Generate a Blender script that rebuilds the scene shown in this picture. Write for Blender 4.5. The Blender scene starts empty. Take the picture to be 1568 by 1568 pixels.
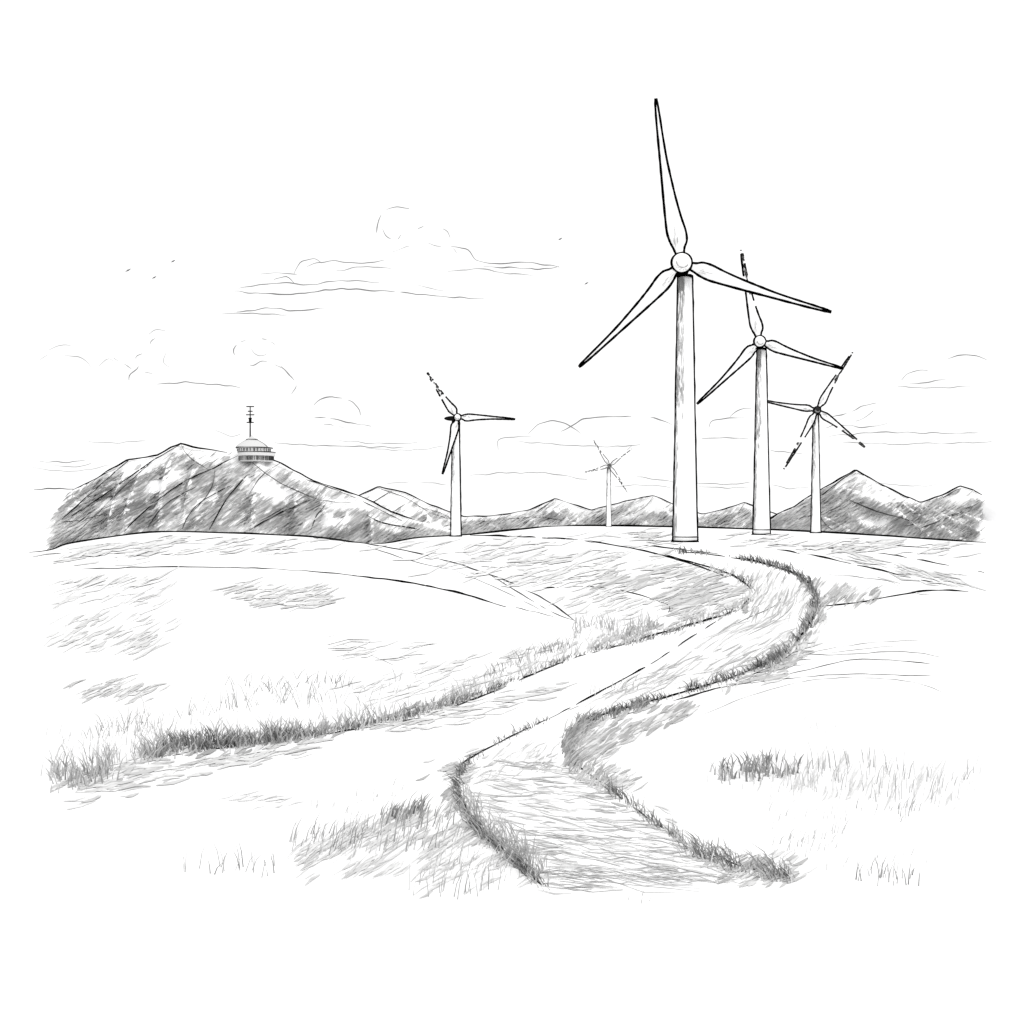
import bpy, math, random
from mathutils import Vector, noise
from mathutils.bvhtree import BVHTree
random.seed(7)
R=random.random
U=random.uniform
EYE=9.0
F=784/math.tan(math.radians(25))
C=784.0
def srgb(s): return (s**2.2)/1.12
sc=bpy.context.scene

# ---------------- materials ----------------
def mat_tone(name, rough=0.9):
    m=bpy.data.materials.new(name); m.use_nodes=True
    nt=m.node_tree; b=nt.nodes['Principled BSDF']
    b.inputs['Roughness'].default_value=rough
    b.inputs['Specular IOR Level'].default_value=0.0
    a=nt.nodes.new('ShaderNodeAttribute'); a.attribute_name='tone'
    n=nt.nodes.new('ShaderNodeTexNoise'); n.inputs['Scale'].default_value=3.0
    tc=nt.nodes.new('ShaderNodeTexCoord')
    nt.links.new(tc.outputs['Object'],n.inputs['Vector'])
    mr=nt.nodes.new('ShaderNodeMapRange'); mr.inputs['To Min'].default_value=0.8; mr.inputs['To Max'].default_value=1.2
    nt.links.new(n.outputs['Fac'],mr.inputs['Value'])
    mx=nt.nodes.new('ShaderNodeVectorMath'); mx.operation='SCALE'
    nt.links.new(a.outputs['Color'],mx.inputs[0]); nt.links.new(mr.outputs['Result'],mx.inputs['Scale'])
    nt.links.new(mx.outputs['Vector'],b.inputs['Base Color'])
    return m
def mat_plain(name,lo,hi,scale=(1,1,1),nscale=1.0):
    m=bpy.data.materials.new(name); m.use_nodes=True
    nt=m.node_tree; b=nt.nodes['Principled BSDF']
    b.inputs['Roughness'].default_value=0.9
    b.inputs['Specular IOR Level'].default_value=0.0
    tc=nt.nodes.new('ShaderNodeTexCoord'); mp=nt.nodes.new('ShaderNodeMapping'); mp.inputs['Scale'].default_value=scale
    n=nt.nodes.new('ShaderNodeTexNoise'); n.inputs['Scale'].default_value=nscale; n.inputs['Detail'].default_value=5
    r=nt.nodes.new('ShaderNodeValToRGB')
    r.color_ramp.elements[0].position=0.35; r.color_ramp.elements[1].position=0.6
    r.color_ramp.elements[0].color=(lo,lo,lo*1.01,1); r.color_ramp.elements[1].color=(hi,hi,hi,1)
    nt.links.new(tc.outputs['Object'],mp.inputs['Vector']); nt.links.new(mp.outputs['Vector'],n.inputs['Vector'])
    nt.links.new(n.outputs['Fac'],r.inputs['Fac']); nt.links.new(r.outputs['Color'],b.inputs['Base Color'])
    return m
INK=mat_tone('ink_grey')
M_GROUND=mat_plain('pale_meadow',0.90,0.95,(1,1,1),0.05)
M_ROAD=mat_plain('pale_dirt',0.84,0.94,(0.5,2.0,1),0.8)
M_WHITE=mat_plain('white_paint',0.92,0.95,(1,1,0.2),0.3)
M_MTN=mat_plain('pale_rock',0.92,0.96,(1,1,1),0.01)

# ---------------- mesh accumulator ----------------
class Acc:
    def __init__(s,gain=1.0): s.v=[]; s.f=[]; s.c=[]; s.gain=gain
    def add(s,vs,fs,tone):
        o=len(s.v); s.v.extend(vs); s.f.extend([tuple(i+o for i in f) for f in fs])
        t=srgb(1-(1-tone)*s.gain); s.c.extend([t]*len(vs))
    def tube(s,pts,rad,tone,sides=4):
        n=len(pts)
        if n<2: return
        vs=[];fs=[]
        for i,p in enumerate(pts):
            a=pts[max(0,i-1)]; b=pts[min(n-1,i+1)]
            d=(b-a)
            if d.length<1e-9: d=Vector((0,0,1))
            d.normalize()
            up=Vector((0,1,0)) if abs(d.y)<0.9 else Vector((0,0,1))
            x=d.cross(up).normalized(); y=d.cross(x)
            for k in range(sides):
                an=2*math.pi*k/sides
                vs.append(p+(x*math.cos(an)+y*math.sin(an))*rad[i])
        for i in range(n-1):
            for k in range(sides):
                k2=(k+1)%sides
                fs.append((i*sides+k,i*sides+k2,(i+1)*sides+k2,(i+1)*sides+k))
        fs.append(tuple(range(sides))[::-1]); fs.append(tuple((n-1)*sides+k for k in range(sides)))
        s.add(vs,fs,tone)
    def ribbon(s,L,Rr,tone):
        n=len(L); vs=[]
        for a,b in zip(L,Rr): vs+= [a,b]
        s.add(vs,[(2*i,2*i+1,2*i+3,2*i+2) for i in range(n-1)],tone)
    def obj(s,name,mat=INK,parent=None,smooth=False):
        me=bpy.data.meshes.new(name); me.from_pydata([tuple(v) for v in s.v],[],s.f)
        at=me.color_attributes.new('tone','FLOAT_COLOR','POINT')
        buf=[]
        for t in s.c: buf+= [t,t,t,1.0]
        at.data.foreach_set('color',buf)
        me.materials.append(mat)
        if smooth:
            for p in me.polygons: p.use_smooth=True
        o=bpy.data.objects.new(name,me); sc.collection.objects.link(o)
        if parent: o.parent=parent
        return o
def empty(name,loc=(0,0,0)):
    o=bpy.data.objects.new(name,None); sc.collection.objects.link(o); return o

def interp(tab,x):
    if x<=tab[0][0]: return tab[0][1]
    for (a,b),(c,d) in zip(tab,tab[1:]):
        if x<=c:
            t=(x-a)/(c-a); return b+(d-b)*t
    return tab[-1][1]
def catmull(P,n=8):
    P=[tuple(p) for p in P]
    if len(P)<3: 
        return [(P[0][0]+(P[-1][0]-P[0][0])*i/n,P[0][1]+(P[-1][1]-P[0][1])*i/n) for i in range(n+1)]
    Q=[P[0]]+P+[P[-1]]; out=[]
    for i in range(1,len(Q)-2):
        p0,p1,p2,p3=Q[i-1:i+3]
        for k in range(n):
            t=k/n
            out.append(tuple(0.5*((2*p1[j])+(-p0[j]+p2[j])*t+(2*p0[j]-5*p1[j]+4*p2[j]-p3[j])*t*t+(-p0[j]+3*p1[j]-3*p2[j]+p3[j])*t**3) for j in (0,1)))
    out.append(P[-1]); return out
def resample(P,step,lin=False):
    P=list(P) if lin else catmull(P,10); out=[P[0]]; acc=0
    for a,b in zip(P,P[1:]):
        d=math.hypot(b[0]-a[0],b[1]-a[1]); 
        if d==0: continue
        while acc+d>=step:
            t=(step-acc)/d; a=(a[0]+(b[0]-a[0])*t,a[1]+(b[1]-a[1])*t); out.append(a); d=math.hypot(b[0]-a[0],b[1]-a[1]); acc=0
            if d==0: break
        acc+=d
    return out

# ---------------- ground ----------------
CREST=sorted(catmull([(-200,850),(45,846),(110,832),(230,816),(350,817),(480,823),(575,833),(640,824),(720,819),(800,811),(860,806),(1000,807),(1180,812),(1350,821),(1510,831),(1800,838)]))
def crest_y(px): return interp(CREST,px)
def Rc(th):
    a=abs(th)
    def front(t): return EYE*F/(crest_y(C+F*math.tan(t))-C)/math.cos(t)
    lim=math.radians(35)
    if a<=lim: return front(th)
    e=front(math.copysign(lim,th)); k=min(1,(a-lim)/math.radians(40)); return e*(1-k)+350*k
MOUNDS=[(-45,95,1.6,35,30),(-70,170,1.5,50,45),(20,180,1.2,30,35),(75,150,1.2,40,35),(45,75,0.8,22,16),(-22,38,0.35,14,6)]
def und(x,y,s):
    z=0
    for cx,cy,a,sx,sy in MOUNDS: z+=a*math.exp(-((x-cx)/sx)**2-((y-cy)/sy)**2)
    z+=0.25*noise.noise(Vector((x*0.03,y*0.03,3)))
    return z*max(0,1-(s/.88)**3)
S=[0.0]+[0.01*1.07**i for i in range(68)]
S=[s for s in S if s<0.985]+[1.0]
S+= [1.01,1.03,1.06,1.1,1.15,1.2,1.27,1.35,1.45,1.6,1.9,2.5,4,8,16,30]
TH=[]
a=-180.0
while a<180:
    TH.append(math.radians(a)); a+= 0.3 if abs(a)<33 else 3.0
gv=[];gf=[]
for s in S:
    for th in TH:
        rc=Rc(th); r=s*rc; x=r*math.sin(th); y=r*math.cos(th)
        if s<=1: z=und(x,y,s)
        else:
            k=min(1,(s-1)/0.6); z=-38*(k*k*(3-2*k))-0.6*min(1,(s-1)/.03)
        gv.append((x,y,z))
n=len(TH)
for i in range(len(S)-1):
    for j in range(n):
        j2=(j+1)%n
        gf.append((i*n+j,i*n+j2,(i+1)*n+j2,(i+1)*n+j)[::-1])
me=bpy.data.meshes.new('ground'); me.from_pydata(gv,[],gf); me.materials.append(M_GROUND)
for p in me.polygons: p.use_smooth=True
me.update()
ground=bpy.data.objects.new('ground',me); sc.collection.objects.link(ground)
BG=BVHTree.FromPolygons([Vector(v) for v in gv],gf)
EYEV=Vector((0,0,EYE))
def pdir(px,py): return Vector(((px-C)/F,1,(C-py)/F))
def at_depth(px,py,d): return EYEV+pdir(px,py)*d
def hit(px,py,tree=None):
    h=(tree or BG).ray_cast(EYEV,pdir(px,py).normalized())
    return h[0]
def gz(x,y):
    h=BG.ray_cast(Vector((x,y,200)),Vector((0,0,-1))); return h[0].z if h[0] else 0

# ---------------- stroke tools ----------------
def surf_ribbon(acc,pts,w,tone,tree=None,taper=True,lift=1.0):
    n=len(pts); L=[];Rr=[]; y0=None
    j=R()
    for i,(x,y) in enumerate(pts):
        a=pts[max(0,i-1)]; b=pts[min(n-1,i+1)]
        dx,dy=b[0]-a[0],b[1]-a[1]; l=math.hypot(dx,dy) or 1
        t=i/(n-1)
        ww=w*0.5*((0.25+0.75*math.sin(math.pi*min(max(t,0.04),0.96))) if taper else 1)
        nx,ny=-dy/l*ww,dx/l*ww
        A=hit(x+nx,y+ny,tree); B=hit(x-nx,y-ny,tree)
        if A is None or B is None: return
        if y0 is None: y0=A.y
        if max(A.y,B.y)>1.6*y0 or min(A.y,B.y)<y0/1.6: return
        k=(0.0003+0.0006*j)*lift
        up=Vector((0,-A.y*k*2 if tree else 0,A.y*k+0.004))
        L.append(A+up);Rr.append(B+up)
    acc.ribbon(L,Rr,tone)
def ink_line(acc,P,w=2.5,tone=0.1,tree=None,gap=0.0,depth=None,wob=0.5,step=6,lin=False):
    pts=resample(P,step,lin); 
    if len(pts)<3: return
    sd=U(0,1000)
    q=[(x+wob*noise.noise(Vector((i*0.23,sd,0)))*2,y+wob*noise.noise(Vector((i*0.23,sd,9)))*2) for i,(x,y) in enumerate(pts)]
    run=[]
    runs=[]
    for i,p in enumerate(q):
        g=noise.noise(Vector((i*0.31,sd,20)))*0.5+0.5
        if g<gap: 
            if len(run)>2: runs.append(run)
            run=[]
        else: run.append((p,i))
    if len(run)>2: runs.append(run)
    N=len(q)
    for run in runs:
        V=[];W=[]
        m=len(run)
        for k,(p,i) in enumerate(run):
            if depth is not None: h=at_depth(p[0],p[1],depth)
            else:
                h=hit(p[0],p[1],tree)
            if h is None: continue
            if V and (h.y>V[-1].y*1.4 or h.y<V[-1].y/1.4): continue
            ww=w*(0.85+0.7*noise.noise(Vector((i*0.17,sd,40))))*min(1,0.4+0.3*min(k,m-1-k),0.4+0.12*min(i,N-1-i))
            rad=max(0.3,ww)*h.y/F*0.5
            if depth is None and tree is None: h=h+Vector((0,0,rad*0.9))
            if tree: h=EYEV+(h-EYEV)*(1-9/h.y)
            V.append(h); W.append(rad)
        acc.tube(V,W,tone,5)
def inpoly(x,y,P):
    c=False; j=len(P)-1
    for i in range(len(P)):
        xi,yi=P[i];xj,yj=P[j]
        if (yi>y)!=(yj>y) and x<(xj-xi)*(y-yi)/(yj-yi)+xi: c=not c
        j=i
    return c
def sample(P,f=0):
    xs=[p[0] for p in P];ys=[p[1] for p in P]
    while True:
        x=U(min(xs),max(xs));y=U(min(ys),max(ys))
        if inpoly(x,y,P): return x+random.gauss(0,f),y+random.gauss(0,f*.5)
def hatch(acc,P,n,ang,length,w,tone,tree=None,jit=8,clump=0.0,curve=0.1,feather=0):
    for _ in range(n):
        x,y=sample(P,feather)
        if clump and noise.noise(Vector((x/38,y/17,5)))*0.5+0.5<clump*U(0.75,1.15): continue
        a=math.radians(ang+U(-jit,jit)); l=U(*length)
        dx,dy=math.cos(a)*l/2,-math.sin(a)*l/2
        c=U(-curve,curve)*l
        pts=[(x-dx,y-dy),(x+c*dy/l*2,y-c*dx/l*2),(x+dx,y+dy)]
        if min(p[1] for p in pts)<crest_y(x)+2 and tree is None: continue
        surf_ribbon(acc,pts,U(*w),U(*tone),tree)
def blade(acc,x,y,h,lean,w,tone):
    b=hit(x,y)
    if b is None: return
    k=b.y/F; H=h*k; w=max(1.0,w*.82)
    yy=U(-0.25,0.25)*H
    p=[b+Vector((0,0,-0.02)), b+Vector((lean*H*0.35,yy*0.4,H*0.55)), b+Vector((lean*H,yy,H))]
    r=w*k*0.5
    acc.tube(p,[r,r*0.75,r*0.12],tone,3)
def grass_line(G,P,n,up,down,h,w,tone,lean=(-0.5,0.5),clump=0.3,hend=None,jx=4):
    pts=resample(P,3); N=len(pts); sd=U(0,100)
    for _ in range(n):
        i=int(R()*N); x,y=pts[i]
        q=noise.noise(Vector((i*0.06,sd,0)))*0.45+noise.noise(Vector((i*0.25,sd,3)))*0.35+0.5
        if q<clump*U(0.6,1.3): continue
        t=i/N
        s=1 if hend is None else 1+(hend-1)*t
        v=R()**1.6; yy=y+(-v*up if R()<up/(up+down+1e-6) else v*down)*s
        tn=tone[0]+(tone[1]-tone[0])*min(1,max(0,v*0.6+U(-0.1,0.6)+(0.55-q)*0.8))
        blade(G,x+random.gauss(0,jx),yy,U(*h)*s*max(.35,.35+1.1*q)*(1.5 if R()<.06 else 1),U(*lean),U(*w)*(0.5+0.5*s),tn)

# ---------------- dirt road ----------------
ROADL=[(905,1640),(890,1460),(832,1362),(778,1310),(728,1262),(702,1212),(715,1172),(775,1133),(842,1100),(915,1062),(1000,1015),(1070,968),(1135,935),(1152,908),(1118,880),(1060,862),(1000,846)]
ROADR=[(1330,1640),(1270,1440),(1200,1362),(1100,1315),(1010,1262),(930,1208),(878,1168),(864,1138),(885,1110),(985,1078),(1105,1045),(1195,1008),(1238,955),(1252,918),(1230,888),(1170,866),(1090,852)]
Lc=catmull(ROADL,8);Rr_=catmull(ROADR,8)
rv=[];rf=[];NC=9
for (a,b) in zip(Lc,Rr_):
    A=hit(*a);B=hit(*b)
    for k in range(NC):
        t=k/(NC-1); p=A.lerp(B,t); rv.append((p.x,p.y,gz(p.x,p.y)+(-0.02 if k in (0,NC-1) else 0.006+p.y*0.0002)))
for i in range(len(Lc)-1):
    for k in range(NC-1):
        rf.append((i*NC+k,i*NC+k+1,(i+1)*NC+k+1,(i+1)*NC+k))
me=bpy.data.meshes.new('dirt_road'); me.from_pydata(rv,[],rf); me.materials.append(M_ROAD)
for p in me.polygons: p.use_smooth=True
me.update()
if me.polygons[10].normal.z<0: me.flip_normals()
road=bpy.data.objects.new('dirt_road',me); sc.collection.objects.link(road)
rs=Acc(0.72)
hatch(rs,[(780,1165),(870,1170),(940,1215),(1010,1265),(1090,1320),(1130,1352),(860,1352),(760,1260),(720,1210)],480,-6,(15,60),(0.8,3.0),(0.62,0.93),jit=10,clump=.4)
hatch(rs,[(780,1290),(1000,1275),(1080,1350),(880,1355)],80,-8,(30,90),(0.7,1.5),(0.42,0.85),jit=8,feather=8)
hatch(rs,[(830,1340),(1080,1340),(1060,1362),(860,1362)],45,-4,(30,110),(0.8,1.6),(0.5,0.85),jit=6,feather=8)
hatch(rs,[(770,1140),(860,1145),(880,1175),(730,1200)],80,40,(10,30),(0.8,2.5),(0.66,0.93),jit=20)
hatch(rs,[(900,1080),(1000,1025),(1150,940),(1225,960),(1180,1005),(1000,1070)],170,28,(15,60),(0.8,3),(0.62,0.92),jit=10,clump=.42)
hatch(rs,[(1150,900),(1130,880),(1180,875),(1235,905),(1230,950),(1150,945)],120,60,(8,30),(0.8,3),(0.55,0.92),jit=16)
for P,t in [([(1165,885),(1195,900),(1190,925),(1140,950),(1085,975)],.3),([(1215,900),(1215,925),(1190,950),(1120,985)],.45),([(1180,915),(1150,935),(1100,965)],.4),([(880,1140),(860,1180),(800,1200)],.75),([(760,1245),(800,1270),(860,1285),(890,1320)],.3),([(700,1195),(760,1240),(820,1260)],.5),([(1065,1020),(1090,1030),(1105,1042)],.2),([(720,1270),(780,1285),(840,1290),(905,1310)],.45)]:
    ink_line(rs,P,1.5,t,gap=0.35)
rs.obj('wheel_ruts',parent=road)

# ---------------- contour lines & hatching of the meadow ----------------
g=Acc()
def crest_run(a,b,w,tone,gap=0.0):
    V=[];W=[];x=a; sd=U(0,99)
    while x<=b:
        y=crest_y(x); d=EYE*F/(y-C)
        ww=w*(0.95+0.5*noise.noise(Vector((x*0.02,sd,0))))*min(1,0.3+(x-a)/60,0.3+(b-x)/60)
        r=ww*d/F*0.5; V.append(at_depth(x,y,d*0.998)+Vector((0,0,r*.8))); W.append(r)
        x+=5
    g.tube(V,W,tone,5)
crest_run(45,565,2.7,0.05); crest_run(570,862,2.8,0.05); crest_run(855,1510,3.0,0.05)
lines=[
 ([(720,820),(800,823),(880,827),(950,837),(1010,850),(1070,868),(1115,885)],2.8,.06,.26),
 ([(480,824),(580,836),(680,858),(770,888),(840,922),(885,955)],2.0,.25,.33),
 ([(560,836),(640,862),(690,872)],1.3,.45,.3),
 ([(125,872),(240,869),(360,870),(470,875),(560,884)],1.6,.2,.08),
 ([(540,882),(620,892),(700,908),(775,930)],3.0,.05,.15),
 ([(770,926),(830,940),(850,944)],1.7,.2,.38),
 ([(750,880),(790,905),(850,940),(880,950)],1.7,.35,.35),
 ([(700,875),(770,905),(830,935)],1.2,.5,.3),
 ([(820,902),(890,898),(950,905),(1020,925),(1022,940)],2.3,.12,.2),
 ([(45,845),(100,838),(170,830)],1.8,.15,.1),
 ([(90,842),(150,836),(230,832),(330,833)],1.1,.6,.3),
 ([(985,835),(1040,842),(1100,848)],2.5,.06,.3),
 ([(1190,842),(1250,852),(1340,872),(1440,895)],2.5,.08,.3),
 ([(1230,838),(1330,845),(1420,860),(1510,878)],2.1,.15,.4),
 ([(1310,832),(1400,838),(1510,848)],1.4,.35,.4),
 ([(1250,930),(1310,924),(1380,911),(1430,905),(1485,906)],2.9,.05,.08),
 ([(1215,1000),(1280,1003),(1380,998),(1440,1006)],1.3,.45,.1),
 ([(1160,1045),(1240,1025),(1320,1010),(1440,1018)],1.4,.4,.1),
 ([(1040,1070),(1110,1052),(1200,1040),(1300,1033),(1430,1036)],1.4,.35,.1),
 ([(1075,1095),(1160,1062),(1260,1040),(1380,1042),(1445,1060)],1.2,.65,.2),
 ([(1190,1020),(1240,1000),(1330,985),(1420,980)],1.1,.65,.2),
 ([(1270,1000),(1380,988)],1.1,.6,.2),
 ([(700,1180),(715,1165),(775,1132),(842,1100)],3.0,.06,.2),
 ([(842,1100),(915,1062),(1000,1015),(1060,975),(1100,950)],2.8,.08,.36),
 ([(870,1088),(930,1062),(975,1035)],1.7,.3,.4),
 ([(1270,880),(1360,890),(1380,905)],1.4,.6,.3),
 ([(90,855),(140,850)],1.2,.6,.3),
 ([(520,985),(560,1000),(610,1022)],1.1,.7,.2),
 ([(360,905),(420,925),(480,930)],1.5,.55,.2),
 ([(1040,846),(1100,851),(1170,864),(1225,884),(1252,915),(1240,955),(1195,1005),(1105,1043),(985,1078),(890,1108),(866,1140),(880,1168),(930,1206)],3.2,.05,.25),
 ([(1245,960),(1205,1008),(1110,1050),(990,1085),(895,1113)],2.2,.15,.4),
 ([(1000,846),(1060,862),(1118,880),(1150,905),(1135,930),(1100,945),(1040,962),(960,985)],2.8,.06,.25),
 ([(960,986),(880,1008),(800,1040),(740,1066),(640,1100),(540,1118),(440,1134),(340,1146),(260,1158)],2.4,.12,.42),
 ([(702,1212),(728,1262),(778,1310),(832,1358)],3.2,.05,.28),
 ([(930,1206),(1000,1258),(1060,1295),(1110,1318),(1180,1340)],2.4,.15,.4),
]
for P,w,t,gp in lines: ink_line(g,P,w,t,gap=gp,step=5)
g.gain=0.62
HZ=[
 ([(95,890),(250,880),(245,925),(90,925)],110,22,(20,70),(1,5),(.8,.94)),
 ([(340,895),(510,900),(490,935),(400,925)],150,15,(15,60),(1,4.5),(.64,.9)),
 ([(85,950),(260,945),(270,975),(220,1000),(80,985)],240,28,(14,50),(1,4.5),(.70,.92)),
 ([(480,975),(650,985),(640,1005),(540,1005)],40,10,(20,70),(1,4),(.82,.94)),
 ([(60,838),(230,826),(460,828),(560,840),(300,850),(90,860)],180,12,(20,70),(1,5),(.76,.94)),
 ([(560,838),(640,826),(760,826),(1000,852),(1090,875),(880,866),(740,868),(690,858)],240,14,(20,70),(1,5),(.76,.94)),
 ([(600,860),(760,868),(960,880),(1100,890),(900,895),(780,895)],110,14,(20,70),(1,4),(.8,.94)),
 ([(880,875),(1090,870),(1140,905),(1110,935),(1030,945),(1015,915),(900,895)],400,18,(14,55),(1,5),(.56,.88)),
 ([(880,820),(1020,815),(1030,835),(900,826)],60,8,(20,60),(1,3),(.72,.9)),
 ([(1090,815),(1500,832),(1500,850),(1300,840),(1180,842)],200,10,(15,60),(1,4),(.76,.94)),
 ([(1240,890),(1340,905),(1350,916),(1250,928)],220,45,(10,30),(1,4),(.42,.85)),
 ([(1280,850),(1480,885),(1490,900),(1400,895)],80,-15,(20,60),(1,3),(.7,.93)),
 ([(130,1040),(250,1045),(240,1068),(120,1068)],130,25,(12,40),(1,4),(.62,.9)),
 ([(830,905),(960,900),(1010,930),(960,950),(900,945)],110,20,(14,40),(1,4),(.72,.93)),
 ([(520,1050),(640,1020),(830,985),(860,1000),(700,1060),(560,1075)],150,20,(12,46),(1,5),(.76,.95)),
 ([(180,1170),(420,1150),(540,1130),(420,1165),(240,1200),(110,1235)],240,12,(15,60),(1.5,6),(.64,.92)),
 ([(540,1110),(760,1070),(900,1040),(760,1090),(600,1122)],150,8,(15,60),(1.5,5),(.72,.93)),
 ([(330,1225),(470,1210),(450,1232),(350,1238)],30,15,(14,40),(1,3),(.78,.93)),
 ([(450,1290),(640,1240),(720,1290),(680,1330),(470,1345)],380,36,(14,55),(1.2,5),(.64,.92)),
 ([(880,1120),(960,1095),(1100,1075),(1000,1110),(920,1160),(900,1175)],330,35,(12,40),(1.5,6),(.45,.88)),
 ([(880,1160),(950,1180),(980,1215),(920,1200)],120,30,(10,30),(1.2,5),(.5,.88)),
 ([(1060,1310),(1230,1310),(1215,1352),(1120,1352)],200,30,(12,34),(1.2,6),(.45,.9)),
 ([(1090,1175),(1230,1150),(1480,1175),(1470,1230),(1200,1220)],170,65,(10,40),(1,4),(.72,.94)),
 ([(640,1175),(740,1150),(715,1195),(660,1190)],120,20,(10,34),(1,5),(.52,.9)),
 ([(690,1190),(720,1250),(800,1320),(760,1310),(670,1240)],170,40,(10,30),(2,6),(.42,.86)),
 ([(1100,1040),(1230,1000),(1250,985),(1200,1040)],120,15,(12,40),(1,5),(.52,.9)),
 ([(960,1250),(1040,1240),(1060,1290)],50,-25,(10,30),(1,3),(.7,.9)),
 ([(660,1310),(760,1310),(820,1350),(650,1375)],100,30,(10,40),(1,4),(.7,.93)),
 ([(230,1150),(300,1138),(460,1122),(700,1070),(760,1040),(760,1062),(620,1100),(420,1145),(240,1165)],420,30,(8,28),(2,7),(.42,.86)),
 ([(860,985),(1000,960),(1140,920),(1140,935),(1000,975),(870,1005)],220,30,(6,20),(2,5),(.42,.85)),
 ([(1255,900),(1262,950),(1210,1015),(1110,1050),(1190,1000),(1235,950)],260,60,(6,22),(2,6),(.42,.86)),
 ([(80,1180),(200,1165),(210,1185),(90,1210)],120,30,(8,30),(2,6),(.55,.88)),
]
for P,nn,an,le,w,t in HZ: hatch(g,P,nn,an,le,w,t,clump=0.5,feather=8)
g.obj('slope_hatching',parent=ground)

# ---------------- grass ----------------
G=Acc(0.72)
BANK=[(80,1198),(150,1188),(220,1165),(290,1150),(370,1142),(450,1132),(530,1118),(610,1102),(690,1080),(760,1055),(830,1025),(900,1000),(970,985),(1040,965),(1100,945),(1140,928),(1152,908),(1135,888),(1090,874)]
grass_line(G,BANK,1150,38,6,(10,38),(1.6,5),(.62,.93),lean=(-.7,.8),clump=.45,hend=.35)
grass_line(G,BANK[2:10],800,22,9,(8,26),(1.4,4),(.30,.78),lean=(-.7,.8),clump=.48,hend=.6)
grass_line(G,BANK[3:],1300,6,4,(4,13),(1.2,3),(.02,.6),lean=(-.8,1),clump=.42,hend=.5)
grass_line(G,[(250,1148),(300,1142),(390,1140),(460,1128)],420,13,6,(8,26),(1.4,3.6),(.12,.65),lean=(-.8,.7),clump=.35)
grass_line(G,[(880,985),(900,960),(960,975),(1010,960)],320,20,8,(6,20),(1.2,3),(.5,.85),clump=.45)
grass_line(G,[(90,1150),(200,1120),(330,1090),(450,1075),(560,1075),(650,1050)],300,22,14,(10,34),(1.0,2.0),(.45,.85),lean=(-.9,.9),clump=.5,jx=8)
grass_line(G,[(350,1050),(420,1055),(480,1050),(530,1050)],60,14,12,(8,26),(1.0,2.0),(.1,.6),lean=(-1.2,1.2),clump=.4,jx=8)
grass_line(G,[(740,1040),(800,1015),(870,990)],120,12,6,(6,18),(1,2),(.3,.8),lean=(-.8,.8),clump=.4)
RE=[(1040,846),(1100,851),(1170,864),(1225,884),(1250,915),(1238,955),(1195,1005),(1105,1043),(985,1078),(890,1108),(866,1140),(880,1168),(930,1206)]
grass_line(G,RE[:5],480,5,3,(4,11),(1.2,2.8),(.02,.6),lean=(-1,.3),clump=.4)
grass_line(G,RE[3:10],1000,6,7,(4,14),(1.3,3.4),(.04,.7),lean=(-1,.4),clump=.38)
grass_line(G,RE[4:8],340,8,18,(6,16),(1.6,4),(.35,.82),lean=(-1,.2),clump=.42)
grass_line(G,RE[8:12],560,5,12,(5,16),(1.3,3.6),(.06,.7),lean=(.1,1.3),clump=.35)
grass_line(G,RE[9:12]+[(930,1190)],240,4,28,(8,22),(2,4.5),(.5,.88),lean=(.1,1.3),clump=.35)
grass_line(G,[(930,1206),(1000,1258),(1060,1295),(1110,1318),(1160,1338),(1210,1345)],360,8,8,(5,20),(1.3,3.2),(.15,.78),lean=(-1.2,.3),clump=.42)
grass_line(G,[(1040,1300),(1100,1322),(1170,1342),(1215,1345)],280,22,8,(8,24),(1.5,4),(.28,.88),lean=(-1.2,.3),clump=.42)
LE=[(835,1358),(780,1312),(728,1265),(702,1215),(712,1175),(770,1135),(840,1102)]
grass_line(G,LE[:5],560,9,8,(5,17),(1.3,3.6),(.04,.66),lean=(-1.5,-.1),clump=.42)
grass_line(G,LE[:4],330,40,4,(10,30),(1.4,3.6),(.5,.88),lean=(-1,.5),clump=.4,jx=8)
grass_line(G,LE[3:],170,4,3,(4,10),(1.2,2.6),(.05,.5),lean=(-1,.5),clump=.45)
def tuft(P,n,h,w,t,lean=(.1,.7),clump=.4):
    for _ in range(n):
        x,y=sample(P,7)
        if noise.noise(Vector((x/26,y/15,1)))*.5+.5<clump*U(.7,1.25): continue
        blade(G,x,y,U(*h),U(*lean),U(*w),U(*t))
tuft([(440,1290),(640,1240),(700,1250),(690,1300),(480,1320)],250,(10,46),(1.2,3),(.36,.88))
tuft([(580,1250),(650,1228),(660,1250),(600,1262)],100,(8,26),(1.5,4),(.2,.6))
tuft([(1070,1185),(1120,1170),(1225,1160),(1225,1190),(1110,1199)],200,(8,26),(2,5),(.28,.8),lean=(-.7,.5),clump=.4)
tuft([(1080,1190),(1230,1175),(1480,1190),(1470,1235),(1210,1220)],210,(12,38),(1.2,2.4),(.55,.92),lean=(-.3,.5))
tuft([(1230,1180),(1300,1160),(1400,1180),(1330,1195)],34,(20,46),(1.2,2.2),(.35,.7),lean=(-.3,.2))
tuft([(1300,1335),(1400,1330),(1400,1360),(1320,1352)],28,(8,40),(1.3,2.8),(.2,.7),lean=(-.4,.5),clump=0)
tuft([(1320,1240),(1400,1235),(1400,1260)],24,(8,24),(1.2,2.4),(.4,.8),clump=0)
tuft([(1150,1230),(1320,1240),(1300,1290),(1200,1290)],50,(6,22),(1.1,2.2),(.55,.88),clump=.4)
tuft([(1240,1330),(1420,1300),(1430,1330)],18,(6,20),(1,2),(.6,.88),clump=0)
tuft([(250,1335),(420,1310),(420,1345)],24,(8,46),(1.4,2.8),(.1,.7),lean=(-.4,.7),clump=0)
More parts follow.
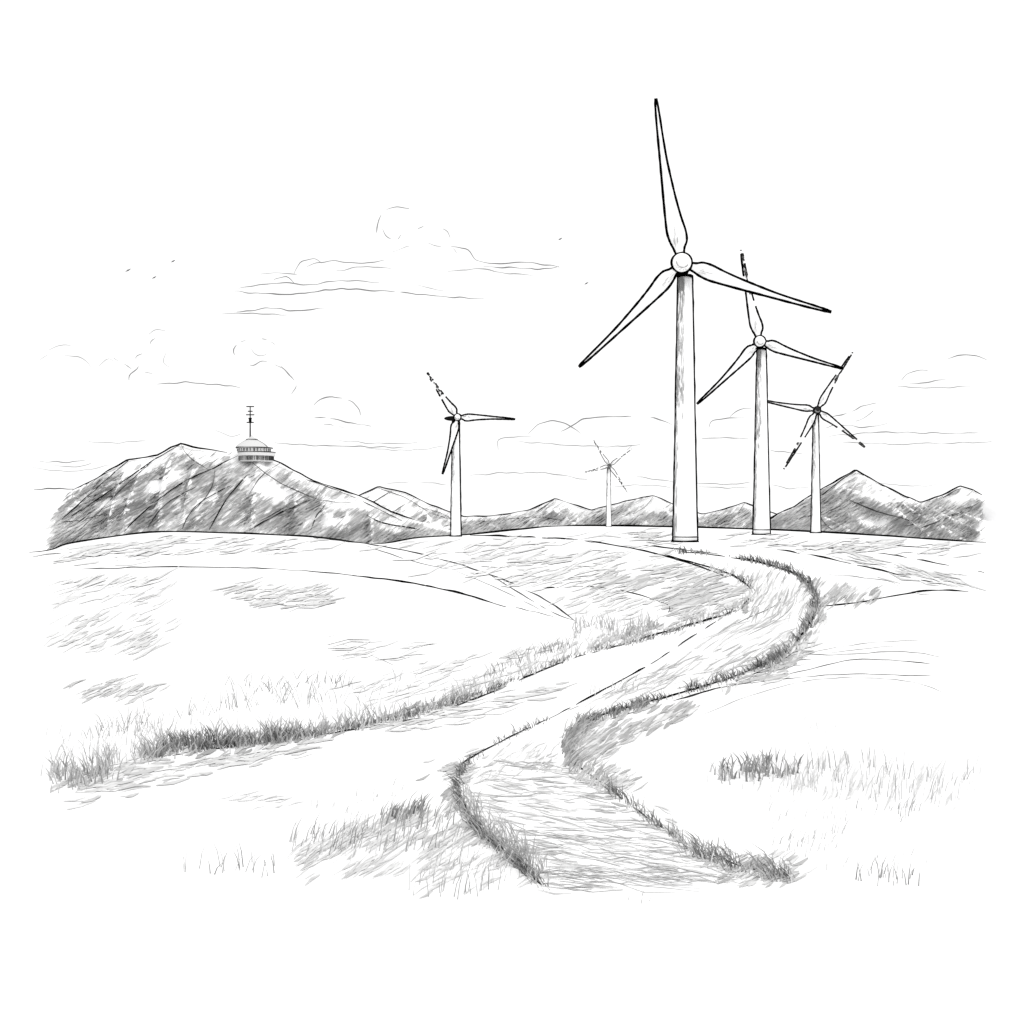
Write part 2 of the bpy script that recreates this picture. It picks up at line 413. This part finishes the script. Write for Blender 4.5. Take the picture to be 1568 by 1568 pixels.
tuft([(610,1370),(660,1362),(780,1350),(720,1378)],28,(14,56),(1.3,2.6),(.3,.85),lean=(-.2,.4),clump=0)
tuft([(640,1360),(820,1340),(790,1300),(700,1280)],120,(10,36),(1.2,3),(.55,.9))
tuft([(900,1058),(990,1045),(980,1062),(905,1066)],30,(8,20),(1,2),(.55,.85),clump=0)
tuft([(80,1130),(200,1105),(260,1150),(110,1190)],110,(10,32),(1.2,2.6),(.45,.88),lean=(-.7,.5))
tuft([(75,1180),(190,1170),(180,1195),(80,1215)],140,(10,28),(1.4,4),(.36,.82),lean=(-.8,.3),clump=.38)
tuft([(1180,1290),(1290,1270),(1280,1300),(1200,1310)],36,(8,22),(1.2,2.6),(.55,.88),clump=0)
tuft([(460,1240),(620,1190),(630,1215),(500,1250)],26,(6,18),(1,2),(.5,.85),clump=0)
tuft([(1225,1105),(1270,1100),(1260,1130)],8,(6,14),(1,2),(.7,.85),clump=0)
tuft([(1440,1190),(1495,1170),(1490,1215)],16,(8,26),(1,2.2),(.5,.85),clump=0)
tuft([(960,1370),(1000,1372),(985,1395)],4,(6,12),(1,2),(.4,.8),clump=0)
G.obj('grass')

# ---------------- mountains ----------------
def mountain(crest,D,width,sd):
    ct=sorted(crest)
    a=ct[0][0]; b=ct[-1][0]
    vs=[];fs=[];NR=22
    ncol=int((b-a)/4)+1
    for i in range(ncol):
        px=a+(b-a)*i/(ncol-1); py=interp(ct,px)
        T=at_depth(px,py,D)
        fe=min(1,(px-a)/70,(b-px)/110)
        for k in range(-8,NR+1):
            if k<=0: t=-k/8; dep=t*width*0.8
            else: t=k/NR; dep=-t*width
            e=math.sin(math.pi*t)*fe
            rg=1-abs(noise.noise(Vector((px*0.022-t*1.1*(1 if k>0 else 0),t*0.6,sd))))*2
            z=T.z+(-40-T.z)*(t**0.92)
            z+=e*(rg-0.5)*(T.z+40)*0.16
            vs.append((T.x+U(-.3,.3)*fe,T.y+dep-e*(rg-.5)*width*.18,z))
    m=NR+9
    for i in range(ncol-1):
        for k in range(m-1):
            fs.append((i*m+k,(i+1)*m+k,(i+1)*m+k+1,i*m+k+1))
    me=bpy.data.meshes.new('mountain'); me.from_pydata(vs,[],fs); me.materials.append(M_MTN)
    o=bpy.data.objects.new('mountain',me); sc.collection.objects.link(o)
    for p in me.polygons: p.use_smooth=True
    return o,BVHTree.FromPolygons([Vector(v) for v in vs],fs),ct
def dress(o,tree,ct,n,ridges,white,crestw=2.6,xr=None,ang=215,crest_parts=None,gain=.5):
    A=Acc(gain)
    a,b=xr or (ct[0][0],ct[-1][0])
    for k in range(n):
        px=U(a,b); yt=interp(ct,px)+3; yb=crest_y(px)-1
        if yb-yt<4: continue
        py=yt+(yb-yt)*R()**0.85
        if any(inpoly(px+random.gauss(0,2),py+random.gauss(0,1.5),W) for W in white): 
            if R()<0.96: continue
        edge=min(1,(px-a)/30+0.1,(b-px)/20+.1)
        if R()>edge: continue
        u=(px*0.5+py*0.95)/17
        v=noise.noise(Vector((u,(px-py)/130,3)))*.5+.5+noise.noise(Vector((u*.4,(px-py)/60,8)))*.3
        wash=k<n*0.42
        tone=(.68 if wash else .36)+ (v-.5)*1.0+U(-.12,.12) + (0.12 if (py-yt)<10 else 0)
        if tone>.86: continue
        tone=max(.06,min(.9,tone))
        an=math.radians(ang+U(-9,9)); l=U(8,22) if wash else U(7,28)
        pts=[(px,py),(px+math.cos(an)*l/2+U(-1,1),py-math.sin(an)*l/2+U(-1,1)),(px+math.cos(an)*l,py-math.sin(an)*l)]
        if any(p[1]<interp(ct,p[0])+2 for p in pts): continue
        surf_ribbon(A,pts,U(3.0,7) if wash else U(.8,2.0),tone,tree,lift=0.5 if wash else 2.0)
    A.gain=1
    for P in (crest_parts or [[p for p in ct if a<=p[0]<=b]]):
        q=[(x,y+1.3) for x,y in P]
        ink_line(A,q,crestw,.05,tree=tree,gap=.1,step=4,wob=.5,lin=True)
    for P,w,t in ridges: ink_line(A,P,w*1.15,t*.7,tree=tree,gap=.22,step=4)
    A.obj('ridge_ink_and_shade',parent=o)  # crest and ridge lines, plus grey hatching that draws the slopes' shade
c2=[(520,772),(550,757),(580,744),(620,753),(660,772),(710,790),(760,788),(810,780),(830,771),(850,762),(875,770),(905,780),(950,768),(1000,757),(1035,772),(1075,786),(1110,778),(1140,768),(1170,779),(1200,790),(1215,800)]
o2=mountain(c2,2000,260,4.2)
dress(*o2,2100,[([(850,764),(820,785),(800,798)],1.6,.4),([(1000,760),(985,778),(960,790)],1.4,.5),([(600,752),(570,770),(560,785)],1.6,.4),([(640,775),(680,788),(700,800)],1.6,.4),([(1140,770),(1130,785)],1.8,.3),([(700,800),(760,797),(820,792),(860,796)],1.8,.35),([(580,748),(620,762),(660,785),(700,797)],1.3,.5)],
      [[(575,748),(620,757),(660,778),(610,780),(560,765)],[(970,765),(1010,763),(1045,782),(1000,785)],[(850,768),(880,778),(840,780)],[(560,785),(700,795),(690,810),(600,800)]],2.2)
c1=[(40,845),(75,800),(90,772),(110,750),(150,730),(175,714),(195,703),(215,700),(240,696),(262,684),(277,678),(295,683),(320,687),(350,692),(365,693),(400,696),(430,708),(480,735),(520,748),(560,762),(600,783),(650,800),(700,815),(730,826)]
o1=mountain(c1,1500,260,1.3)
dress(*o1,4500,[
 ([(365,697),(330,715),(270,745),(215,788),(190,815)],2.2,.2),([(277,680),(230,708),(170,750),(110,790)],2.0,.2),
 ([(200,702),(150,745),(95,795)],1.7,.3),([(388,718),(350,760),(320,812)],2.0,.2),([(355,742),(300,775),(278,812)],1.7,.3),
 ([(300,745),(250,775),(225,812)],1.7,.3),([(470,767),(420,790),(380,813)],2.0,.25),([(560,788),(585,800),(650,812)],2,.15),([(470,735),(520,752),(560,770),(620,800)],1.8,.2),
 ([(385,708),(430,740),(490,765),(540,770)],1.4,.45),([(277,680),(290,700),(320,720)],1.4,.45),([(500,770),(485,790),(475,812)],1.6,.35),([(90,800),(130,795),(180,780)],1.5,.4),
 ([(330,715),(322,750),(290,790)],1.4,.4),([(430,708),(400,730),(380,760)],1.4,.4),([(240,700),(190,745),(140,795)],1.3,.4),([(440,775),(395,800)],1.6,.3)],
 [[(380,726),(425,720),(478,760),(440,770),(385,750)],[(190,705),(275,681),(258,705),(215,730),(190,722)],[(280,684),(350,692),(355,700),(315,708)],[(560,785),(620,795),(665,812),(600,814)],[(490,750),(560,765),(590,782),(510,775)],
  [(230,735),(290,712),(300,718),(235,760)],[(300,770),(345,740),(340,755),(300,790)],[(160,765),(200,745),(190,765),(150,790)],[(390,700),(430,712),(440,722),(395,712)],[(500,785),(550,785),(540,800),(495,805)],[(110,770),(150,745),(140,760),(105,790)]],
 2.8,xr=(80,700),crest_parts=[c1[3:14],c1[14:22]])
c3=[(1150,812),(1190,786),(1215,775),(1240,758),(1275,738),(1310,718),(1350,741),(1385,758),(1410,768),(1440,758),(1470,743),(1490,749),(1505,757),(1540,780),(1580,815),(1640,850)]
o3=mountain(c3,1700,260,7.7)
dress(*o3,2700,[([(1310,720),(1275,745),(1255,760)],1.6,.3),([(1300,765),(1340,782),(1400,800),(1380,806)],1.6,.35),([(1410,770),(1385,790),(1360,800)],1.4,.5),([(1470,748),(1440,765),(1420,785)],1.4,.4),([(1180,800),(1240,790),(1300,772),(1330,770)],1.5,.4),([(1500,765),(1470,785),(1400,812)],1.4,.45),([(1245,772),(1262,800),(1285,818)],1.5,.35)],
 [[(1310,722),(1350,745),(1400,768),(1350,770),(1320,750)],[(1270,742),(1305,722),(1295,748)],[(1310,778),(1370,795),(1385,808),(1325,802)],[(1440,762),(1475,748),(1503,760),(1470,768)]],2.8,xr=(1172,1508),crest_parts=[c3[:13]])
# ---------------- primitives for built things ----------------
def lathe(A,c,prof,tone,n=24):
    vs=[];fs=[]
    for r,z in prof:
        for k in range(n):
            a=2*math.pi*k/n; vs.append(c+Vector((r*math.cos(a),r*math.sin(a),z)))
    for i in range(len(prof)-1):
        for k in range(n):
            k2=(k+1)%n; fs.append((i*n+k,i*n+k2,(i+1)*n+k2,(i+1)*n+k))
    fs.append(tuple(range(n))[::-1]); fs.append(tuple((len(prof)-1)*n+k for k in range(n)))
    A.add(vs,fs,tone)
def ellipsoid(A,c,rx,ry,rz,tone,n=20,m=12):
    vs=[];fs=[]
    for i in range(m+1):
        p=math.pi*i/m
        for k in range(n):
            a=2*math.pi*k/n; vs.append(c+Vector((rx*math.sin(p)*math.cos(a),ry*math.sin(p)*math.sin(a),rz*math.cos(p))))
    for i in range(m):
        for k in range(n):
            k2=(k+1)%n; fs.append((i*n+k,(i+1)*n+k,(i+1)*n+k2,i*n+k2))
    A.add(vs,fs,tone)
def ring(A,c,ux,uy,r,w,tone,n=40,a0=0,a1=360):
    pts=[];
    for i in range(n+1):
        a=math.radians(a0+(a1-a0)*i/n); pts.append(c+ux*math.cos(a)*r+uy*math.sin(a)*r)
    A.tube(pts,[w*(1+.25*math.sin(i*.4)) for i in range(n+1)],tone,6)
X=Vector((1,0,0));Y=Vector((0,1,0));Z=Vector((0,0,1))
BL=[(.05,.22,.22),(.09,.30,.32),(.13,.42,.52),(.19,.5,.56),(.27,.45,.46),(.38,.36,.36),(.5,.27,.28),(.62,.2,.2),(.75,.15,.15),(.88,.11,.11),(.96,.07,.07),(1,.02,.02)]
def turbine(hub,base,wt,wb,tips,iw,hubr,maxw,tone=.05,dash=0.0,shade=1.0,nacx=0,hubtone=None):
    P=empty('wind_turbine')
    b=hit(base[0],max(base[1],crest_y(base[0])+1.2)); k=b.y/F
    H=(base[1]-hub[1])*k
    top=H-hubr*k*0.9
    A=Acc()
    rb,rt=wb*k/2,wt*k/2
    prof=[(rb*1.0,-0.5),(rb,H*.02)]+[(rb+(rt-rb)*t**0.9,H*t) for t in (.1,.3,.5,.7,.85)]+[(rt,top)]
    lathe(A,b,prof,.96,28)
    A.obj('tower',M_WHITE,P,True)
    I=Acc()
    for s in (-1,1):
        pts=[b+Vector((s*(r+iw*k*.2),0,max(z,0))) for r,z in prof]
        q=[];W=[]
        for i in range(len(pts)-1):
            for j in range(6):
                p=pts[i].lerp(pts[i+1],j/6); q.append(p+X*U(-.25,.25)*k); W.append(iw*k*.5*U(.8,1.15)*(1.1 if s>0 else .9))
        q.append(pts[-1]);W.append(iw*k*.5)
        I.tube(q,W,tone,6)
    ring(I,b+Z*.1,X,Y,rb*1.06,iw*k*.55,tone)
    if wb>18: 
        ring(I,b+Z*8*k,X,Y,rb*1.02,iw*k*.22,.3)
    ring(I,b+Z*(top-2*k),X,Y,rt*1.05,iw*k*.5,tone)
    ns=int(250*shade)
    for _ in range(ns):  # grey strokes painting shade down the tower's left side
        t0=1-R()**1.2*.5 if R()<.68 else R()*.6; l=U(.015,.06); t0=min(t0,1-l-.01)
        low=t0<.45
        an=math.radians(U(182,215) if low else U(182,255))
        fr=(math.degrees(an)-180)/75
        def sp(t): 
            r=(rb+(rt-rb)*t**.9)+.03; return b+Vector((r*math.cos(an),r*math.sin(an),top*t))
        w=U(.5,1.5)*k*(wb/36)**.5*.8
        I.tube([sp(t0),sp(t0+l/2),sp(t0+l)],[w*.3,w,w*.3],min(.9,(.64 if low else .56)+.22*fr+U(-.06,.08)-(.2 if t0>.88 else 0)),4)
    I.obj('tower_ink_edges_and_shade',parent=P)
    hc=Vector((b.x+(hub[0]-base[0])*k,b.y-rt-hubr*k*.9,b.z+H))
    hm=INK if hubtone else M_WHITE; ht=hubtone or .9
    N=Acc()
    if nacx:
        ellipsoid(N,hc+Y*hubr*k*.9+X*nacx*k*.5-Z*k*1.5,abs(nacx)*k*.8,hubr*k*.9,hubr*k*.75,ht)
    else: ellipsoid(N,hc+Y*hubr*k*1.6+(b.x-hc.x)*X*.6,hubr*k*.95,hubr*k*2.3,hubr*k*.8,ht)
    N.obj('nacelle',hm,P,True)
    Hh=Acc(); ellipsoid(Hh,hc,hubr*k*.98,hubr*k*.8,hubr*k*.98,ht)
    Hh.obj('hub',hm if not nacx else M_WHITE,P,True)
    I2=Acc(); ring(I2,hc-Y*hubr*k*.1,X,Z,hubr*k,iw*k*.5,tone)
    ring(I2,hc-Y*hubr*k*.75,X,Z,hubr*k*.62,iw*k*.15,.6,a0=180,a1=330)
    for a in range(-35,36,7):
        aa=math.radians(270+a); p=hc+Vector((math.cos(aa),0,math.sin(aa)))*hubr*k*1.02
        I2.tube([p+Y*.3,p+Vector((0,.3,-hubr*k*.32))],[iw*k*.55,iw*k*.3],tone,5)
    for _ in range(int(24*shade)):  # short grey strokes drawing shade on the hub's lower left
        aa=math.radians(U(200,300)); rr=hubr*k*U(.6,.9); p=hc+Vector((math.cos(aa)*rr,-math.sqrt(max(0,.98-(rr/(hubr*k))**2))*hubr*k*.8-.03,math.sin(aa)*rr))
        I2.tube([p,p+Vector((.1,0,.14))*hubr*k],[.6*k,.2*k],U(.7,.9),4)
    I2.obj('hub_ink_edge_and_shade',parent=P)
    for bi,tp in enumerate(tips):
        tx,ty=tp[0],tp[1]; mw=tp[2] if len(tp)>2 else 1; fl=tp[3] if len(tp)>3 else 1; ds=tp[4] if len(tp)>4 else dash
        tip=hc+Vector(((tx-hub[0])*k,0,-(ty-hub[1])*k)); d=tip-hc; L=d.length; d.normalize()
        nrm=Vector((d.z,0,-d.x))*fl
        Bm=Acc(); vs=[];fs=[];EL=[];ER=[]
        cv=catmull([(a,c) for a,c,_ in BL],4); cv2=catmull([(a,c) for a,_,c in BL],4)
        for (t,l),(t2,r) in zip(cv,cv2):
            p=hc+d*L*max(t,hubr*k/L*.8+t*.2); l*=maxw*mw*k*.9; r*=maxw*mw*k
            p=p+nrm*(-math.sin(math.pi*t)*L*.014)
            th=(l+r)*.14
            vs+=[p-nrm*l,p-Y*th,p+nrm*r,p+Y*th]; EL.append(p-nrm*l); ER.append(p+nrm*r)
        m=len(cv)
        for i in range(m-1):
            for q in range(4): fs.append((i*4+q,i*4+(q+1)%4,(i+1)*4+(q+1)%4,(i+1)*4+q))
        fs.append((0,1,2,3)); fs.append(((m-1)*4+3,(m-1)*4+2,(m-1)*4+1,(m-1)*4))
        Bm.add(vs,fs,.9); Bm.obj('blade_%d'%(bi+1),M_WHITE,P)
        E=Acc()
        for e in (EL,ER):
            W=[iw*k*.5*U(.85,1.15) for _ in e]; run=[];rw=[]
            for i,p in enumerate(e):
                if ds and i>m*.45 and R()<ds: 
                    if len(run)>1: E.tube(run,rw,tone,6)
                    run=[];rw=[]
                else: run.append(p);rw.append(W[i])
            if len(run)>1: E.tube(run,rw,tone,6)
        if ds:
            for _ in range(10):
                t=U(.5,.95); p=hc+d*L*t; E.tube([p-Y*.2,p+d*L*U(.02,.06)-Y*.2],[iw*k*U(.5,1),iw*k*.2],U(.1,.5),5)
        for _ in range(int(9*shade)):  # faint grey strokes painting shade beside the blade root
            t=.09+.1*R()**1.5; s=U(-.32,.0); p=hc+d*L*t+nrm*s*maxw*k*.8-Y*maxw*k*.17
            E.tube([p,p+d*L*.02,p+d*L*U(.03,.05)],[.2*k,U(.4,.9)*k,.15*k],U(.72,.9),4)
        E.obj('blade_%d_ink_edge_and_shade'%(bi+1),parent=P)
    return P
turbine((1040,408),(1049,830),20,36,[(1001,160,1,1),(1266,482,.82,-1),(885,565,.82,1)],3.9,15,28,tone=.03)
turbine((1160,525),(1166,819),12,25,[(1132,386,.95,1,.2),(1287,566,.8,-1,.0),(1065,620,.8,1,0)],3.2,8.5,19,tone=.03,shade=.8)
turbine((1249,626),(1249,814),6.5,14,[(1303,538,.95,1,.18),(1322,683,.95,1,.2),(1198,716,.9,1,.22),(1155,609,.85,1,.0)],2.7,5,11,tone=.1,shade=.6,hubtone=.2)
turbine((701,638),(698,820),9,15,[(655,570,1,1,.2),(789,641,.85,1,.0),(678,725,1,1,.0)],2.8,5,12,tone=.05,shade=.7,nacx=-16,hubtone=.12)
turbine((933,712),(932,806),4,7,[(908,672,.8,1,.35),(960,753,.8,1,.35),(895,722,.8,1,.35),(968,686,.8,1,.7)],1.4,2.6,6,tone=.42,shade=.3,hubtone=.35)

# ---------------- lookout building on the mountain ----------------
P=empty('hilltop_communications_tower'); D=1485; k=D/F*.9
bc=at_depth(393,700,D); A=Acc(.8)
def pr(l): return [(r*k,z*k) for r,z in l]
lathe(A,bc,pr([(27,-8),(28,1),(31,2),(31,8),(28,9)]),.88,32)
lathe(A,bc+Vector((-4*k,0,0)),pr([(27,8.9),(27,14),(30,14.5),(30,16),(27,17)]),.9,32)
A.obj('drum_walls',INK,P)
A=Acc(.8); lathe(A,bc+Vector((-8*k,0,0)),pr([(26,17.2),(20,23),(13,27),(9,29),(9,31),(3,34),(1.5,37)]),.82,32); A.obj('roof',INK,P)
A=Acc()
for c,r,z,w in [(0,31.2,8,1.3),(-4,30.4,15.5,1.5),(-8,9.5,30,.9)]:
    ring(A,bc+Vector((c*k,0,z*k)),X,Y,r*k,w*k*.5,.12)
for s in (-1,1): A.tube([bc+Vector(((-8+s*r)*k,0,z*k)) for r,z in ((27,17),(20,23),(13,27),(9,29))],[.8*k]*4,.15,5)
for i in range(30):
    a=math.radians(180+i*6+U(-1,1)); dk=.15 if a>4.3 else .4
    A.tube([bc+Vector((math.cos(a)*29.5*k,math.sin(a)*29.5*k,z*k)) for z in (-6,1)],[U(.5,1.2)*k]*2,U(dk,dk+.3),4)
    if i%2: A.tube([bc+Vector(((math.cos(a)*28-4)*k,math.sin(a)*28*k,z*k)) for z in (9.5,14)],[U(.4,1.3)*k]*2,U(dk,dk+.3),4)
A.obj('windows_and_pillars',INK,P)
A=Acc(); m=bc+Vector((-11*k,0,0))
A.tube([m+Z*30*k,m+Z*87*k],[1.3*k,.9*k],.06,6)
for z,w in [(86,6.5),(78,4),(72,7),(66,3),(59,6)]: A.tube([m+Z*z*k-X*w*k,m+Z*z*k+X*w*k],[1.0*k]*2,.06,5)
A.tube([m+Z*58*k,m+Z*65*k],[2.4*k,2.4*k],.1,6)
A.obj('antenna_mast',INK,P)

# ---------------- clouds ----------------
def cloud(lines,D=2600):
    A=Acc()
    for P,w,t,gp in lines: ink_line(A,P,w*1.4,t-.08,depth=D+U(-40,40),gap=gp*1.15,wob=1.1,step=4)
    A.obj('cloud')
cloud([([(578,368),(577,345),(590,322),(612,317),(628,320)],1.4,.6,.3),([(585,350),(592,362),(606,366),(615,358)],1.4,.6,.2),
 ([(640,350),(660,345),(683,352),(690,366)],1.4,.6,.35),([(655,372),(670,376),(690,378),(700,390)],1.2,.65,.3),([(690,378),(715,382),(730,398),(760,404),(800,402),(858,409)],1.3,.6,.15),
 ([(740,408),(790,410),(830,412),(856,408)],1.2,.6,.1),([(685,415),(740,412),(770,418),(820,421)],1.1,.72,.1),
 ([(450,420),(460,402),(480,397),(496,404)],1.3,.6,.3),([(420,428),(440,424),(452,436)],1.6,.5,.3),([(470,408),(500,400),(560,403),(590,398)],1.3,.65,.2),([(515,415),(560,408),(600,412)],1.2,.7,.2),
 ([(600,385),(625,378),(650,380)],1.0,.75,.3)])
cloud([([(365,442),(420,434),(470,436),(520,430),(580,432)],1.3,.65,.15),([(358,447),(450,450),(520,443),(620,448),(680,455),(742,457)],1.4,.6,.12),
 ([(362,478),(420,472),(450,476),(500,471)],1.3,.6,.2),([(340,481),(380,480),(440,483)],1.2,.65,.2),([(640,437),(680,446)],1.0,.75,.1),([(400,420),(430,418),(470,424)],1.0,.72,.2)])
cloud([([(200,595),(198,575),(212,562),(208,545),(228,538),(232,520),(255,518)],1.4,.62,.4),([(228,512),(240,505),(256,506)],1.2,.7,.2),([(280,545),(300,550),(322,565),(325,580)],1.5,.5,.45),
 ([(240,588),(290,586),(340,590),(368,593)],1.3,.6,.1),([(75,536),(95,528),(110,530)],1.1,.65,.2),([(100,545),(125,548),(138,562)],1.1,.75,.2),([(175,548),(190,558),(210,568),(240,572)],1.3,.6,.4),([(60,550),(75,542)],1,.8,.1),
 ([(150,560),(165,550),(180,556)],1.0,.7,.3),([(255,540),(250,555),(262,565)],1,.75,.2)])
cloud([([(362,550),(358,535),(372,522),(395,518),(418,525),(430,540),(420,552)],1.4,.62,.4),([(375,550),(385,560),(400,553),(420,558),(440,570),(453,590),(446,605)],1.3,.65,.3),([(430,560),(445,575)],1.2,.7,.2),
 ([(480,620),(500,608),(530,612),(548,625),(552,642)],1.3,.6,.35),([(470,640),(500,640),(540,648),(572,653)],1.3,.6,.35),([(495,650),(530,655)],1.1,.6,.2),([(385,535),(398,545),(410,540)],1.1,.7,.2)])
cloud([([(420,678),(480,682),(560,684),(630,686)],1.2,.65,.1),([(520,675),(590,680),(640,678)],1.1,.7,.1),([(330,660),(350,668),(370,664)],1.1,.7,.1),([(560,686),(620,689),(680,684)],1,.75,.1),
 ([(60,706),(95,708),(135,704)],1.2,.65,.15),([(80,713),(120,715),(140,709)],1.1,.7,.15),([(52,749),(85,748),(112,750)],1.5,.4,.05),([(135,676),(180,678),(225,675)],1.1,.75,.1),([(50,716),(110,722),(170,712)],1,.8,.1),([(590,742),(640,738),(690,742)],1,.8,.1)])
cloud([([(762,688),(764,672),(790,668),(815,670)],1.2,.7,.2),([(810,665),(825,650),(850,645),(878,655),(890,665)],1.3,.62,.2),([(860,660),(900,640),(950,638),(1000,640),(1030,650)],1.3,.6,.25),([(790,676),(850,680),(920,684),(985,680)],1.1,.7,.15),
 ([(720,728),(780,724),(840,725),(900,735)],1.2,.72,.1),([(975,730),(1010,735),(1035,738)],1.1,.7,.1),([(940,745),(1000,742),(1030,748)],1,.75,.1),([(960,690),(970,682)],1.4,.55,.0)])
cloud([([(1085,655),(1090,645),(1120,640),(1145,640)],1.2,.6,.2),([(1118,638),(1130,628),(1150,625)],1.3,.55,.1),([(1075,672),(1110,670),(1150,672)],1.1,.65,.1),([(1060,738),(1110,742),(1150,738)],1.1,.65,.1),([(1070,745),(1120,747),(1150,745)],1,.7,.1),([(1180,742),(1210,748),(1240,745)],1.1,.7,.1)])
cloud([([(1270,640),(1300,632),(1320,622),(1345,616)],1.5,.6,.35),([(1310,645),(1330,636),(1338,628)],1.3,.6,.3),([(1265,655),(1290,650),(1320,655),(1360,648)],1.2,.65,.2),([(1380,583),(1390,572),(1410,568),(1425,570)],1.3,.6,.15),
 ([(1390,588),(1420,585),(1450,580)],1.1,.65,.1),([(1375,592),(1430,594),(1490,591)],1.1,.72,.1),([(1452,549),(1470,544),(1495,545),(1512,552)],1.3,.55,.05),([(1270,668),(1350,662),(1430,664),(1500,662)],1.2,.65,.1),([(1290,676),(1390,680),(1520,676)],1.1,.7,.1),([(1330,738),(1400,745),(1440,742)],1,.8,.1),([(1180,690),(1230,695)],1.2,.6,.1)])

# birds: tiny two-winged flecks
for x,y,s in [(196,414,4),(236,425,3),(265,400,3),(858,366,3),(898,434,3)]:
    A=Acc(); p=at_depth(x,y,900); k=900/F
    A.tube([p+Vector((-s*k,0,-s*.5*k)),p,p+Vector((s*k,.5,s*.7*k))],[.3*k,1.1*k,.3*k],.35,5)
    A.tube([p+Vector((-s*.3*k,1,s*.5*k)),p],[.15*k,.6*k],.4,5)
    A.obj('bird')

# ---------------- camera, light, sky ----------------
cam=bpy.data.cameras.new('camera'); co=bpy.data.objects.new('camera',cam); sc.collection.objects.link(co)
co.location=(0,0,EYE); co.rotation_euler=(math.radians(90),0,0); cam.angle=math.radians(50); cam.clip_end=20000; cam.clip_start=0.5
sc.camera=co
w=bpy.data.worlds.new('World'); sc.world=w; w.use_nodes=True
bg=w.node_tree.nodes['Background']; bg.inputs['Color'].default_value=(1,1,1,1); bg.inputs['Strength'].default_value=1.12
s=bpy.data.lights.new('sun','SUN'); s.energy=1.0; s.angle=math.radians(25); s.color=(1,.99,.97)
so=bpy.data.objects.new('sun',s); sc.collection.objects.link(so); so.rotation_euler=(math.radians(42),0,math.radians(35))
sc.view_settings.view_transform='Standard'; sc.view_settings.look='None'; sc.view_settings.exposure=0
